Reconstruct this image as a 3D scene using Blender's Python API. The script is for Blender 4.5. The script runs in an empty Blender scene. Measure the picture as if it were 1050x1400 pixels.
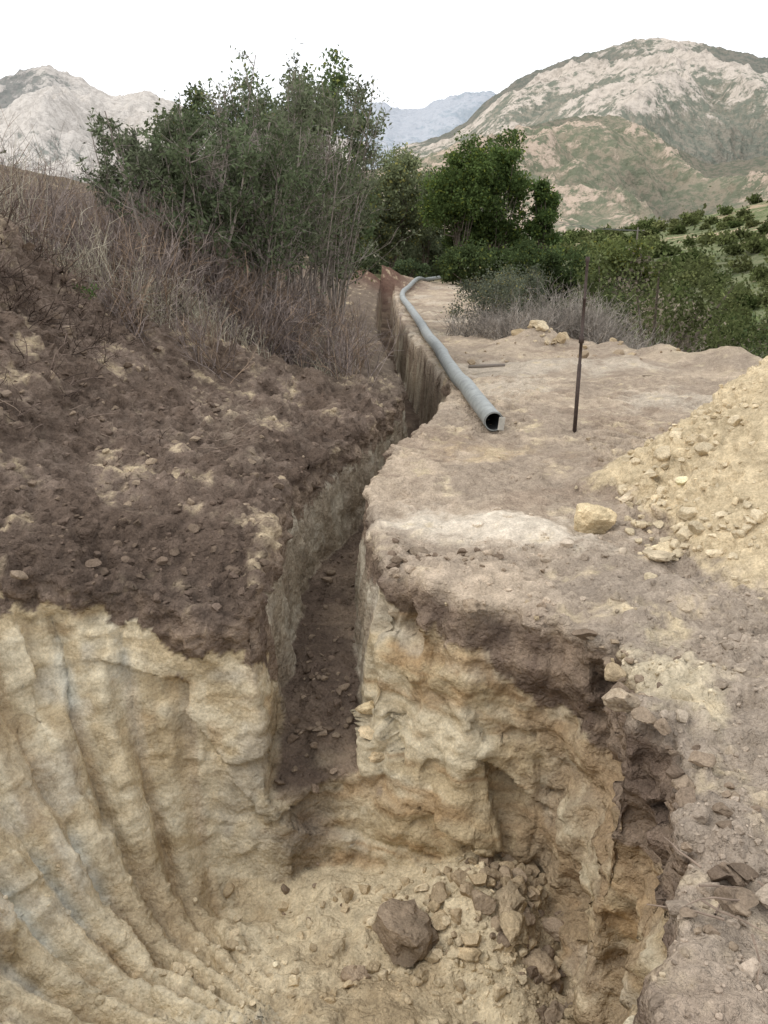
import bpy, bmesh, math, time
import numpy as np
from mathutils import Vector
T0=time.time()
scene=bpy.context.scene

# ------------------------------------------------------------------ helpers
TAB=np.random.default_rng(3).random((64,64,64)).astype(np.float32)*2-1
TF=TAB.ravel()
def vn(x,y,z):
    xi=np.floor(x);yi=np.floor(y);zi=np.floor(z)
    fx=(x-xi).astype(np.float32);fy=(y-yi).astype(np.float32);fz=(z-zi).astype(np.float32)
    xi=xi.astype(np.int32)&63;yi=yi.astype(np.int32)&63;zi=zi.astype(np.int32)&63
    fx=fx*fx*(3-2*fx);fy=fy*fy*(3-2*fy);fz=fz*fz*(3-2*fz)
    x0=xi<<12;x1=((xi+1)&63)<<12;y0=yi<<6;y1=((yi+1)&63)<<6;z1=(zi+1)&63
    def L(i): return TF.take(i)
    p=x0+y0;q=x1+y0;r=x0+y1;s=x1+y1
    a=L(p+zi);a+=(L(q+zi)-a)*fx
    b=L(r+zi);b+=(L(s+zi)-b)*fx
    c=L(p+z1);c+=(L(q+z1)-c)*fx
    d=L(r+z1);d+=(L(s+z1)-d)*fx
    a+=(b-a)*fy;c+=(d-c)*fy
    return a+(c-a)*fz
def fbm(x,y,z,s,o=4,g=.5):
    r=0;a=1;t=0
    for i in range(o):
        r=r+a*vn(x*s+i*7.3,y*s+i*3.1,z*s+i*5.7);t+=a;a*=g;s*=2.03
    return r/t*1.6
def ridged(x,y,z,s,o=4,g=.5):
    r=0;a=1;t=0
    for i in range(o):
        x,y=x*.8-y*.6,x*.6+y*.8
        r=r+a*(1-2*np.abs(vn(x*s+i*9.3,y*s+i*4.1,z*s+i*2.7)));t+=a;a*=g;s*=2.03
    return r/t
def vor(P):
    """cellular noise: distance to nearest cell point, 4 hashes of the cell, offset vector"""
    P=P.astype(np.float32);c0=np.floor(P).astype(np.int32);best=np.full(len(P),9.,np.float32)
    H=np.zeros((len(P),4),np.float32);O=np.zeros((len(P),3),np.float32)
    for dx in (-1,0,1):
        for dy in (-1,0,1):
            for dz in (-1,0,1):
                c=c0+np.array([dx,dy,dz],np.int32);i=c[:,0]&63;j=c[:,1]&63;k=c[:,2]&63
                jx=TF.take((i<<12)+(j<<6)+k)*.5+.5;jy=TF.take((j<<12)+(k<<6)+i)*.5+.5;jz=TF.take((k<<12)+(i<<6)+((j+17)&63))*.5+.5
                ox=P[:,0]-c[:,0]-jx;oy=P[:,1]-c[:,1]-jy;oz=P[:,2]-c[:,2]-jz
                d=ox*ox+oy*oy+oz*oz;m=np.nonzero(d<best)[0]
                best[m]=d[m];O[m,0]=ox[m];O[m,1]=oy[m];O[m,2]=oz[m]
                H[m,0]=jx[m];H[m,1]=jy[m];H[m,2]=jz[m];H[m,3]=TF.take((((i[m]+31)&63)<<12)+(j[m]<<6)+k[m])*.5+.5
    return np.sqrt(best),H,O
def sm(a,b,x):
    t=np.clip((x-a)/(b-a),0,1);return t*t*(3-2*t)
def lerp(a,b,t):
    t=np.asarray(t)[...,None];return a*(1-t)+b*t
def C(*c): return np.array(c,dtype=float)

def make_mesh(name,verts,faces,mats,cols=None,smooth=False,matidx=None):
    me=bpy.data.meshes.new(name)
    verts=np.asarray(verts,dtype=np.float32)
    faces=np.asarray(faces,dtype=np.int32);k=faces.shape[1];n=len(faces)
    me.vertices.add(len(verts)); me.vertices.foreach_set('co',verts.ravel())
    me.loops.add(n*k); me.loops.foreach_set('vertex_index',faces.ravel())
    me.polygons.add(n); me.polygons.foreach_set('loop_start',np.arange(n,dtype=np.int32)*k); me.polygons.foreach_set('loop_total',np.full(n,k,np.int32))
    me.update(calc_edges=True)
    me.polygons.foreach_set('use_smooth',np.full(n,smooth,dtype=bool))
    if matidx is not None: me.polygons.foreach_set('material_index',np.asarray(matidx,dtype=np.int32))
    for m in mats: me.materials.append(m)
    if cols is not None:
        at=me.color_attributes.new('Col','FLOAT_COLOR','POINT')
        cols=np.asarray(cols);c4=np.ones((len(verts),4),dtype=np.float32);c4[:,:cols.shape[1]]=cols
        at.data.foreach_set('color',c4.ravel())
    ob=bpy.data.objects.new(name,me);scene.collection.objects.link(ob)
    return ob

def new_mat(name):
    m=bpy.data.materials.new(name);m.use_nodes=True
    nt=m.node_tree;nt.nodes.clear()
    out=nt.nodes.new('ShaderNodeOutputMaterial')
    return m,nt,out
def nd(nt,t,**k):
    n=nt.nodes.new(t)
    for a,b in k.items(): setattr(n,a,b)
    return n
def ramp(nt,fac,stops):
    r=nd(nt,'ShaderNodeValToRGB');nt.links.new(fac,r.inputs[0])
    el=r.color_ramp.elements
    while len(el)<len(stops): el.new(.5)
    for e,(p,c) in zip(el,stops):
        e.position=p;e.color=(c,c,c,1) if not hasattr(c,'__len__') else (*c,1)
    return r.outputs[0]
def noise_n(nt,vec,scale,detail=6,rough=.6):
    n=nd(nt,'ShaderNodeTexNoise');n.inputs['Scale'].default_value=scale;n.inputs['Detail'].default_value=detail;n.inputs['Roughness'].default_value=rough
    nt.links.new(vec,n.inputs['Vector']);return n.outputs['Fac']
def mul(nt,a,b):
    m=nd(nt,'ShaderNodeMix',data_type='RGBA',blend_type='MULTIPLY');m.inputs[0].default_value=1
    nt.links.new(a,m.inputs[6]);nt.links.new(b,m.inputs[7]);return m.outputs[2]

def earth_mat(name,bump=.05,scale=1.0,lo=.82,hi=1.16):
    m,nt,out=new_mat(name)
    at=nd(nt,'ShaderNodeAttribute',attribute_name='Col')
    geo=nd(nt,'ShaderNodeNewGeometry');P=geo.outputs['Position']
    n1=noise_n(nt,P,9*scale,3,.7);n2=noise_n(nt,P,60*scale,2,.7)
    c=mul(nt,at.outputs['Color'],ramp(nt,n1,[(.32,lo),(.68,hi)]))
    c=mul(nt,c,ramp(nt,n2,[(.3,.8),(.7,1.18)]))
    b=nd(nt,'ShaderNodeBsdfDiffuse')
    nt.links.new(c,b.inputs['Color'])
    vo=nd(nt,'ShaderNodeTexVoronoi');vo.inputs['Scale'].default_value=30*scale;nt.links.new(P,vo.inputs['Vector'])
    n3=noise_n(nt,P,14*scale,4,.75)
    ad=nd(nt,'ShaderNodeMath',operation='MULTIPLY_ADD');nt.links.new(vo.outputs['Distance'],ad.inputs[0]);ad.inputs[1].default_value=-.3;nt.links.new(n3,ad.inputs[2])
    ml=nd(nt,'ShaderNodeMath',operation='MULTIPLY');nt.links.new(ad.outputs[0],ml.inputs[0]);nt.links.new(at.outputs['Alpha'],ml.inputs[1])
    bp=nd(nt,'ShaderNodeBump');bp.inputs['Strength'].default_value=1;bp.inputs['Distance'].default_value=bump
    nt.links.new(ml.outputs[0],bp.inputs['Height']);nt.links.new(bp.outputs[0],b.inputs['Normal'])
    nt.links.new(b.outputs[0],out.inputs[0]);return m
def leaf_mat(name):
    m,nt,out=new_mat(name)
    at=nd(nt,'ShaderNodeAttribute',attribute_name='Col')
    d=nd(nt,'ShaderNodeBsdfDiffuse')
    t=nd(nt,'ShaderNodeBsdfTranslucent');mx=nd(nt,'ShaderNodeMixShader');mx.inputs[0].default_value=.3
    nt.links.new(at.outputs['Color'],d.inputs['Color']);nt.links.new(at.outputs['Color'],t.inputs['Color'])
    nt.links.new(d.outputs[0],mx.inputs[1]);nt.links.new(t.outputs[0],mx.inputs[2]);nt.links.new(mx.outputs[0],out.inputs[0]);return m
def bark_mat(name):
    m,nt,out=new_mat(name)
    at=nd(nt,'ShaderNodeAttribute',attribute_name='Col')
    P=nd(nt,'ShaderNodeNewGeometry').outputs['Position']
    d=nd(nt,'ShaderNodeBsdfDiffuse');nt.links.new(mul(nt,at.outputs['Color'],ramp(nt,noise_n(nt,P,14,2),[(.3,.7),(.7,1.3)])),d.inputs['Color'])
    nt.links.new(d.outputs[0],out.inputs[0]);return m
def simple_mat(name,col,rough=.6,metal=0,nscale=20,lo=.8,hi=1.15,bump=.002):
    m,nt,out=new_mat(name)
    tc_=nd(nt,'ShaderNodeNewGeometry').outputs['Position']
    b=nd(nt,'ShaderNodeBsdfPrincipled');b.inputs['Roughness'].default_value=rough;b.inputs['Metallic'].default_value=metal
    n=noise_n(nt,tc_,nscale,8,.65)
    r=nd(nt,'ShaderNodeRGB');r.outputs[0].default_value=(*col,1)
    nt.links.new(mul(nt,r.outputs[0],ramp(nt,n,[(.3,lo),(.7,hi)])),b.inputs['Base Color'])
    bp=nd(nt,'ShaderNodeBump');bp.inputs['Distance'].default_value=bump;nt.links.new(n,bp.inputs['Height']);nt.links.new(bp.outputs[0],b.inputs['Normal'])
    nt.links.new(b.outputs[0],out.inputs[0]);return m
M_EARTH=earth_mat('earth');M_ROCK=earth_mat('clod_rock',bump=.018,scale=1.6)
M_LEAF=leaf_mat('leaf');M_BARK=bark_mat('bark')

# ------------------------------------------------------------------ terrain function
_ty=np.linspace(3,70,1341)
_tx=np.interp(_ty,[4,5,6,7,8,9,10,11,12,13,14.6,18,24,40,50],[-.42,-.42,-.45,-.5,-.36,-.1,.18,.42,.58,.64,.55,.35,.1,.08,.3])
_k=np.hanning(17);_k/=_k.sum();_tx=np.convolve(np.pad(_tx,8,mode='edge'),_k,'valid')
def tc(Y): return np.interp(Y,_ty,_tx)
PC=(-.3,3.2)
def polar(pts):
    a=[];r=[]
    for x,y in pts:
        a.append(math.atan2(y-PC[1],x-PC[0])%(2*math.pi));r.append(math.hypot(x-PC[0],y-PC[1]))
    o=np.argsort(a);a=np.array(a)[o];r=np.array(r)[o]
    return a,r
TOP=polar([(.72,1.9),(1.0,2.4),(1.12,3.0),(1.05,3.3),(1.3,4.15),(.95,4.5),(.53,4.66),(.2,5.05),(-.1,5.4),(-.42,5.3),(-.8,4.9),(-1.5,5.02),(-2.5,5.0),(-3,4.0),(-3,3),(-2.5,1.6),(-1,.9),(.3,1.0)])
BOT=polar([(.8,2.2),(.95,2.8),(.98,3.4),(1.08,4.1),(.98,4.42),(.6,4.5),(.2,4.56),(-.2,4.66),(-.7,4.6),(-1.05,4.6),(-1.3,4.2),(-1.25,3.7),(-1.6,3.3),(-1.7,2.8),(-1.4,1.9),(-.6,1.4),(.3,1.5)])
def prad(t,th): return np.interp(th,t[0],t[1],period=2*math.pi)
def base(X,Y):
    X=np.asarray(X,float);Y=np.asarray(Y,float);Z0=X*0
    s=tc(Y)-.33-X
    sl=np.maximum(s,0)
    f=np.interp(Y,[2,7.5,14,30,50],[.45,1,.9,.55,.4])
    zl=.14*sm(0,.5,sl)+f*(.15*np.minimum(sl,3.4)**1.9)+.17*np.clip(sl-3.4,0,40)
    zl=zl-.36*(1-sm(4.8,6.4,Y))*sm(0,.3,sl)
    zl=zl+.65*np.exp(-((X+4.1)**2+(Y-8.8)**2)/.8)*1.0
    zl=zl+sm(.2,1.0,sl)*(.13*fbm(X,Y,Z0,.9,3)+.09*fbm(X,Y,Z0,2.6,3))
    sr=np.maximum(X-(tc(Y)+.33),0)
    zr=.05*fbm(X,Y,Z0+4,.8,3)+.05*fbm(X,Y,Z0+4,2.7,3)+.06*np.exp(-((sr-.15)/.2)**2)*sm(9,11,Y)
    for cx,cy,h,w in [(3.4,18.6,.4,.6),(2.6,17.6,.2,.5),(6.3,15.2,.4,.7),(7.4,14.6,.35,.6),(5.4,16.2,.3,.6),(5,17.6,.25,.7),(4.3,15,.15,.6),(3.0,14.6,.14,.6),(4.4,12.5,.15,.9),(5.4,12,.2,.6),(-.4,47,1.0,1.6),(-1.8,45,1.0,1.8),(1.2,49,.5,1.4),(2.2,13.5,.08,.6)]:
        zr=zr+h*np.exp(-(((X-cx)**2+(Y-cy)**2)/w**2))
    z=np.where(s>0,zl+.0,zr)
    z=np.where((s>0)&(Y>40),z+1.0*np.exp(-((X+1.8)**2+(Y-45)**2)/3.2),z)
    q=np.minimum(.8*(X-3.5)+.6*(Y-18),(X-4.3)*1.3+.0)
    z=z-6.5*sm(0,22,q)-(.9*sm(0,3,q))
    z=z-5*sm(62,130,Y)*sm(-30,10,X)
    z=z+.12*np.maximum(-X-14,0)*sm(5,40,Y)
    return z
def pile(X,Y):
    r=np.hypot(X-4.9,Y-6.3)*(1+.10*fbm(X,Y,X*0+9,1.1,4))
    return 2.35*np.maximum(0,1-r/3.05)**.95
def height(X,Y):
    b=base(X,Y)
    Z0=X*0
    th=np.arctan2(Y-PC[1],X-PC[0])%(2*math.pi);r=np.hypot(X-PC[0],Y-PC[1])
    r=r+.12*fbm(X,Y,Z0+2,1.6,3)+.06*fbm(X,Y,Z0+7,5,3)
    Rt=prad(TOP,th);Rb=np.minimum(prad(BOT,th),Rt-.06)
    u=np.clip((r-Rb)/(Rt-Rb),0,1)
    left=sm(1.75,2.1,th)*(1-sm(4.6,5.2,th))
    e=1.0+.45*left
    lg=sm(.7,1.0,th)*(1-sm(1.35,1.6,th))
    p=u**e
    p=p+lg*.05*np.sin(p*2*math.pi*2+2.5*fbm(X,Y,Z0,1.5,2))*np.sin(math.pi*np.clip(p,0,1))
    floor=-1.95+.10*fbm(X,Y,Z0+1,1.8,4)+.25*np.exp(-((X-.65)**2/.25+(Y-4.2)**2/.2))+.1*sm(4.1,3.0,Y)-.22*np.exp(-((X+.95)**2/.12+(Y-4.45)**2/.03))
    h=floor+(b-floor)*p
    c=tc(Y);wd=.06*(1-sm(5,6.2,Y));d=np.abs(X-c+.05*fbm(X,Y,Z0+5,2.2,4,.6))-wd
    zt=np.interp(Y,[4.3,4.7,5.3,6,9,12,40,43,46],[-1.52,-1.46,-1.12,-1.05,-1.05,-1.2,-1.1,-.6,.6])+.09*fbm(X,Y,Z0+6,2.5,3)+np.where(Y>44.5,9,0)
    tw=np.clip((d-.26-.035*fbm(X,Y,Z0+8,4,3,.6))/.11,0,1)
    ht=zt+(b-zt)*tw**.8
    h=np.where((Y>4.3)&(d<.45),np.minimum(h,ht),h)
    pl=pile(X,Y)
    return np.where(pl>0,np.maximum(h,b+pl),h)
def hz(x,y): return float(height(np.array([float(x)]),np.array([float(y)]))[0])

# ------------------------------------------------------------------ colour function (rgb + bump amount)
DARK=C(.13,.096,.074,1.1);DARK2=C(.215,.165,.13,1.1);TAN=C(.47,.38,.285,.9);LITE=C(.60,.53,.43,.35)
STONE=C(.46,.37,.235,.5);STONE2=C(.60,.525,.38,.35);OCH=C(.36,.225,.11,.6);GREYST=C(.51,.475,.40,.3);SAND=C(.62,.505,.33,.8);RED=C(.15,.09,.068,1)
K1=lambda k:np.array([k,k,k,1.])
def GR(X,Y,Z,thn): return np.abs(np.sin(math.pi*(thn*1.9/.27)+.7*fbm(X,Y,Z,.8,2)))
def colour(X,Y,Z,NZ):
    b=base(X,Y);dep=b-Z
    n1=fbm(X,Y,Z,1.1,5,.65);n2=fbm(X+20,Y,Z,3.5,5,.75);n3=fbm(X,Y+31,Z,.5,4,.6);n4=fbm(X+9,Y+5,Z*3,2.2,5,.65);n5=fbm(X+4,Y+15,Z,9,2,.7);n6=fbm(X+60,Y,Z,1.6,4,.65)
    c_=tc(Y);left=X<c_
    cl=lerp(DARK,DARK2,sm(-.5,.6,n2+.5*n6))
    cl=lerp(cl,TAN*K1(.66),sm(.45,1.0,.5*n1+.4*n2+.75*np.exp(-((X+1.5)**2/.6+(Y-8.2)**2/1.6))+.35*np.exp(-((X+2.9)**2+(Y-6)**2)/.8)-.02)*.65)
    cl=lerp(cl,DARK*K1(.85),(1-sm(5.2,6.4,Y+.6*n1))*.7)
    cl=lerp(cl,C(.21,.17,.13,1),sm(10,14,Y)*.6)
    cr=lerp(C(.37,.30,.23,1),TAN*K1(1.03),sm(-.4,.4,n1+.4*n2))
    cr=lerp(cr,C(.31,.24,.18,1),sm(.15,.6,n6)*.7)
    cr=lerp(cr,LITE,sm(.15,.85,np.exp(-(((X-.8)**2)/.9+((Y-6.0+.25*(X-.7))**2)/.2))+.5*n2+.1*n5)*.9)
    cr=lerp(cr,LITE*C(.92,.92,.92,2),sm(.1,.6,n3+.5*n2)*.55*sm(6,9,Y))
    cr=lerp(cr,C(.30,.25,.20,1),(1-sm(4.8,5.8,Y))*sm(.6,1.4,X)*.75)
    cr=lerp(cr,C(.58,.50,.35,.8),sm(.2,.9,np.exp(-((X-1.42)**2/.07+(Y-3.75)**2/.3))+.6*n2+.15*n5-.05)*.75)
    cr=lerp(cr,C(.50,.37,.21,1),np.exp(-((X-1.1)**2/.4+(Y-8.3)**2/.3))*.5*sm(-.3,.4,n2))
    surf=np.where(left[:,None],cl,cr)
    q=np.minimum(.8*(X-3.5)+.6*(Y-18),(X-4.3)*1.3)
    surf=lerp(surf,C(.13,.13,.065,1),sm(0,3,q+n1))
    surf=lerp(surf,C(.14,.13,.07,1),sm(50,62,Y))
    surf=lerp(surf,C(.19,.15,.11,1),sm(4,7,-X)*.8)
    th=.26+.18*n1+.12*n2
    leftpit=(X<-.55)&(Y<5.3)
    tl=.20+.42*n6+.26*n2+.08*n5+.45*np.exp(-((X+.70)/.13)**2)
    th=np.where(leftpit,tl,th)
    th=np.where(left&(Y>=5.3),.34+.22*n2,th)
    rt=sm(.62,1.0,X+.12*n1)*(Y<5)
    th=th+rt*.35
    soil=lerp(DARK*K1(1.2),C(.27,.205,.15,1),sm(-.4,.5,n2+.3*n1))
    st=lerp(STONE,STONE2,sm(-.4,.5,n4))
    st=lerp(st,OCH,sm(.2,.6,fbm(X+3,Y,Z*2.5,1.7,4,.65))*.6*(1-.4*leftpit))
    st=lerp(st,GREYST,sm(.2,.6,fbm(X,Y+8,Z,2.9,3))*.5)
    st=lerp(st,OCH*K1(.9),sm(.93,.99,np.sin((Z+.05*fbm(X,Y,Z,1.5,3))*2*math.pi/.31+1.0*n1))*sm(-.2,.3,n6)*.6*(~leftpit))
    st=lerp(st,OCH*K1(.8),np.exp(-((dep-th-.1)/.09)**2)*sm(-.2,.4,n1+.2)*.7*(~leftpit))
    st=lerp(st,C(.33,.24,.15,1),rt*.75*sm(-.6,.3,n2))
    tren=(Y>5.25)&(np.abs(X-c_)<.6)
    ts=lerp(C(.34,.285,.21,.6),C(.47,.42,.33,.4),sm(-.3,.5,n4+.3*n1))
    ts=lerp(ts,C(.25,.19,.14,1),sm(-.1,.5,fbm(X*2,Y*2,Z*.5,1.6,4,.65)+.15)*(.35+.4*sm(9,12,Y)))
    st=np.where(tren[:,None],ts,st)
    wall=lerp(soil,st,sm(-.02,.02,dep-th+.02*n5))
    k=sm(.02,.12,dep+.05*n2)
    c=lerp(surf,wall,k)
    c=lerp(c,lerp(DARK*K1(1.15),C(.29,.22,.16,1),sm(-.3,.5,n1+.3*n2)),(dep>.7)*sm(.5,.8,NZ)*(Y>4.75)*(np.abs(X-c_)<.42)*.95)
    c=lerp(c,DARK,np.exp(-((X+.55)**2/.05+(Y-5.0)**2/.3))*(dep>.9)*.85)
    fl=lerp(C(.42,.33,.21,.9),C(.60,.505,.345,.7),sm(-.4,.4,n1+.4*n2+.15))
    fl=lerp(fl,C(.35,.27,.175,1),rt*.7)
    c=lerp(c,fl,sm(1.45,1.65,dep)*(Y<4.85)*sm(.3,.6,NZ))
    thn=np.arctan2(Y-PC[1],X-PC[0])%(2*math.pi)
    a=GR(X,Y,Z,thn)
    gm=np.where(leftpit&(thn>2.05),sm(.1,.35,dep-np.maximum(th,0)),0)
    streak=fbm(thn*26+.6*fbm(X,Y,Z,.8,2),dep*1.1,X*0+3,1,4,.6)
    c=lerp(c,STONE2*K1(1.04),gm*sm(.0,.6,streak)*.6)
    c=lerp(c,C(.38,.29,.18,.5),gm*sm(.05,.6,-streak)*.55)
    c=lerp(c,C(.53,.56,.52,.25),gm*sm(.6,.1,a)*sm(-.1,.5,fbm(X+70,Y,Z,1.2,3)+.3*n4)*.55)
    c=lerp(c,C(.40,.29,.17,.6),gm*sm(.55,.2,a)*sm(-.2,.4,fbm(X+30,Y,Z,1.5,3)+.2*n2)*.6)
    c=lerp(c,RED,np.clip(np.exp(-((X+.3)**2/5+(Y-46)**2/12))*1.2,0,.95))
    pl=pile(X,Y)
    c=lerp(c,SAND*np.concatenate([np.repeat(.9+.14*n2[:,None],3,1),np.ones((len(X),1))],1),sm(.02,.14,pl+.12*n2)*(Z>b-.1))
    return np.clip(c,.02,1.2)

# ------------------------------------------------------------------ near ground: height field -> voxel remesh
X0,X1,Y0,Y1=-5.4,6.2,.6,13.4
VS=.0235
gx=np.arange(X0-.1,X1+.1,.03);gy=np.arange(Y0-.1,Y1+.1,.03)
GX,GY=np.meshgrid(gx,gy)
nx,ny=len(gx),len(gy)
gz=height(GX.ravel(),GY.ravel())
top=np.stack([GX.ravel(),GY.ravel(),gz],1)
bot=top.copy();bot[:,2]=-3.2
idx=np.arange(nx*ny).reshape(ny,nx)
def q4(a,b,c,d): return np.stack([a.ravel(),b.ravel(),c.ravel(),d.ravel()],1)
ft=q4(idx[:-1,:-1],idx[:-1,1:],idx[1:,1:],idx[1:,:-1])
N_=nx*ny
fb=ft[:,::-1]+N_
s=[]
for e,rev in ((idx[0,:],False),(idx[-1,:],True),(idx[:,0],True),(idx[:,-1],False)):
    a=e[:-1];b_=e[1:]
    f=np.stack([a,a+N_,b_+N_,b_],1)
    s.append(f if not rev else f[:,::-1])
tmp=make_mesh('tmp',np.concatenate([top,bot]),np.concatenate([ft,fb]+s),[])
md=tmp.modifiers.new('r','REMESH');md.mode='VOXEL';md.voxel_size=VS
dg=bpy.context.evaluated_depsgraph_get();ev=tmp.evaluated_get(dg);me=ev.to_mesh()
nv=len(me.vertices);V=np.empty(nv*3,np.float32);me.vertices.foreach_get('co',V);V=V.reshape(-1,3).astype(float)
NN=np.empty(nv*3,np.float32);me.vertex_normals.foreach_get('vector',NN);NN=NN.reshape(-1,3).astype(float)
nl=len(me.loops);L=np.empty(nl,np.int32);me.loops.foreach_get('vertex_index',L)
F=L.reshape(-1,4)
ev.to_mesh_clear();bpy.data.objects.remove(tmp)
ok=(V[:,0]>X0+.01)&(V[:,0]<X1-.01)&(V[:,1]>Y0+.01)&(V[:,1]<Y1-.01)&(V[:,2]>-2.9)
F=F[ok[F].all(1)]
used=np.zeros(nv,bool);used[F]=True
mp=np.cumsum(used)-1;V=V[used];NN=NN[used];F=mp[F]
X,Y,Z=V.T;NZ=NN[:,2]
b=base(X,Y);dep=b-Z;c_=tc(Y);left=X<c_
wall=1-sm(.45,.85,NZ)
pl=pile(X,Y)
thn=np.arctan2(Y-PC[1],X-PC[0])%(2*math.pi)
leftpit=((X<-.6)&(Y<5.25)&(dep>.1)).astype(float)
tren=((Y>5.2)&(np.abs(X-c_)<.5)&(dep>.08)).astype(float)
stone=sm(.12,.35,dep)*wall*(1-tren)*(Y<5.6)
rough=1.25+1.4*left*(dep<.3)+.5*(dep>.05)*(1-tren)+.7*sm(.5,1.2,X)*(Y<5)+.3*sm(.1,.3,pl)+.4*tren*(NZ>.6)-.7*stone-.5*leftpit*stone-.5*tren*wall
D=rough*(.016*fbm(X,Y,Z,3.2,3)+.014*ridged(X,Y,Z,7,3)+.012*fbm(X,Y,Z,17,3))
D+=left*(dep<.3)*.045*fbm(X,Y,Z,1.7,3)
VX=X+.05*fbm(X,Y,Z,4,2);VZ=Z+.05*fbm(X+9,Y,Z,4,2)
def domes(sc,amp,mask,dens,off):
    out=np.zeros(len(X));ii=np.nonzero(mask>.03)[0]
    d,H,O=vor(np.stack([VX[ii]+off,Y[ii],VZ[ii]],1)*sc)
    out[ii]=np.where(H[:,3]<dens,np.clip(1-(d/.52)**2,0,1)**.7*(.4+.9*H[:,1]),0)
    return out*mask*amp
near_=(np.hypot(X,Y)<12)&(np.abs(X)<.62*(Y+1.5)+.6)
floorm=(dep>1.3)*(NZ>.5)*(Y<4.9)
cm=np.clip(.85*(~left)*(dep<.12)+1.3*left*(dep<.3)+.6*(dep>1.3)*(NZ>.5)+.9*(dep<.5)*(dep>.03)*(X>0)+.8*sm(.02,.2,pl)+.8*sm(.9,1.2,X)*(Y<4.6),0,1.3)*near_
cm*=sm(-.45,.3,fbm(X,Y,Z,1.3,3)+.15)*(NZ>.1)
pathm=np.exp(-(((X-.8)**2)/.8+((Y-6.0+.25*(X-.7))**2)/.16))
cm*=1-.8*pathm
D+=domes(6,.055,cm*sm(-.1,.3,fbm(X,Y,Z+7,.9,3)+.2*left),.35,0)
D+=domes(11,.034,cm,.6,3)
def facets(sc,off,mask):
    out=np.zeros(len(X));ii=np.nonzero(mask>.03)[0]
    P=np.stack([X+.05*fbm(X,Y,Z,2.5,2)+off,Y,Z*1.5+.05*fbm(X+5,Y,Z,2.5,2)],1)[ii]*sc
    d,H,O=vor(P)
    out[ii]=(O*(H[:,:3]-.5)).sum(1)+(H[:,3]-.5)*.42
    return out*mask
D+=facets(1.5,11,stone)*.24*(1-.6*leftpit)
D+=facets(3.6,31,stone)*.065*(1-.5*leftpit)
D+=stone*.025*fbm(X*.6,Y*.6,Z*4,1.3,3)*(1-.7*leftpit)
D+=tren*wall*(.02*fbm(X,Y,Z*.5,3,3)+.016*fbm(X*3,Y*3,Z*.4,4,3)+.025*fbm(X,Y,Z,5,3)*sm(9,11,Y))
gr=GR(X,Y,Z,thn)
gm=leftpit*sm(2.05,2.35,thn)*sm(.1,.35,dep)*(1-sm(1.85,2.0,dep))
st2=fbm(thn*26+.6*fbm(X,Y,Z,.8,2),dep*1.1,X*0+3,1,4,.6)
D+=gm*(.15*(gr**.6-.6)+.026*st2)*(.85+.4*fbm(X,Y,Z,1.3,2))
rw=sm(.8,1.05,X)*(Y<4.9)*sm(.08,.3,dep)
D+=rw*(.10*fbm(X,Y,Z*1.4,2.1,3)-.05)
D=np.clip(D,-.16,.15)
tr=sm(-.1,.4,fbm(X,Y,Z*0+3,.55,2)+.3)*(~left)*(dep<.05)*(pl<=0)*(Y>6.6)
D+=tr*.018*np.sign(np.sin((Y*.9+.45*X)*2*math.pi/.17))*sm(.0,.3,np.sin((X-.25*Y)*2*math.pi/1.4))
V2=V+NN*D[:,None]
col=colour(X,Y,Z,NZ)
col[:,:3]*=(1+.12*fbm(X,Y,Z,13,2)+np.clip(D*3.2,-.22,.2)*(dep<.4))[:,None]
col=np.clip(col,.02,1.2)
t_near=time.time()-T0

def ax(parts):
    o=[]
    for a,b_,n in parts: o.append(np.linspace(a,b_,n,endpoint=False))
    return np.concatenate(o+[np.array([parts[-1][1]])])
hx=ax([(-420,-80,16),(-80,-20,30),(-20,-5.3,60),(-5.3,-1,40),(-1,1.9,90),(1.9,6.1,60),(6.1,20,60),(20,80,40),(80,420,20)])
hy=ax([(-60,.7,20),(.7,13.3,30),(13.3,30,230),(30,55,100),(55,130,50),(130,420,20)])
HX,HY=np.meshgrid(hx,hy);hzv=height(HX.ravel(),HY.ravel())
amp=np.where(HY.ravel()<60,.06,.3)
hzv=hzv+amp*fbm(HX.ravel(),HY.ravel(),hzv,1.3,3)*.6+.05*ridged(HX.ravel(),HY.ravel(),hzv,3,4)*(HY.ravel()<40)
idx=np.arange(len(hx)*len(hy)).reshape(len(hy),len(hx))
ff=q4(idx[:-1,:-1],idx[:-1,1:],idx[1:,1:],idx[1:,:-1])
FV=np.stack([HX.ravel(),HY.ravel(),hzv],1)
cen=FV[ff].mean(1)
inn=(cen[:,0]>X0+.1)&(cen[:,0]<X1-.1)&(cen[:,1]>Y0+.1)&(cen[:,1]<Y1-.1)
ff=ff[~inn]
dzx=np.gradient(hzv.reshape(HX.shape),hx,axis=1).ravel();dzy=np.gradient(hzv.reshape(HX.shape),hy,axis=0).ravel()
fnz=1/np.sqrt(1+dzx**2+dzy**2)
fcol=colour(FV[:,0],FV[:,1],FV[:,2],fnz)
# crumbly walls on the far trench
FV[:,0]+=np.where((fnz<.6)&(np.abs(FV[:,0]-tc(FV[:,1]))<.6),.05*fbm(FV[:,0],FV[:,1]*1.5,FV[:,2]*2,3,3,.6),0)
ground=make_mesh('ground',np.concatenate([V2,FV-[0,0,.03]]),np.concatenate([F,ff+len(V2)]),[M_EARTH],np.concatenate([col,fcol]),smooth=True)

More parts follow.
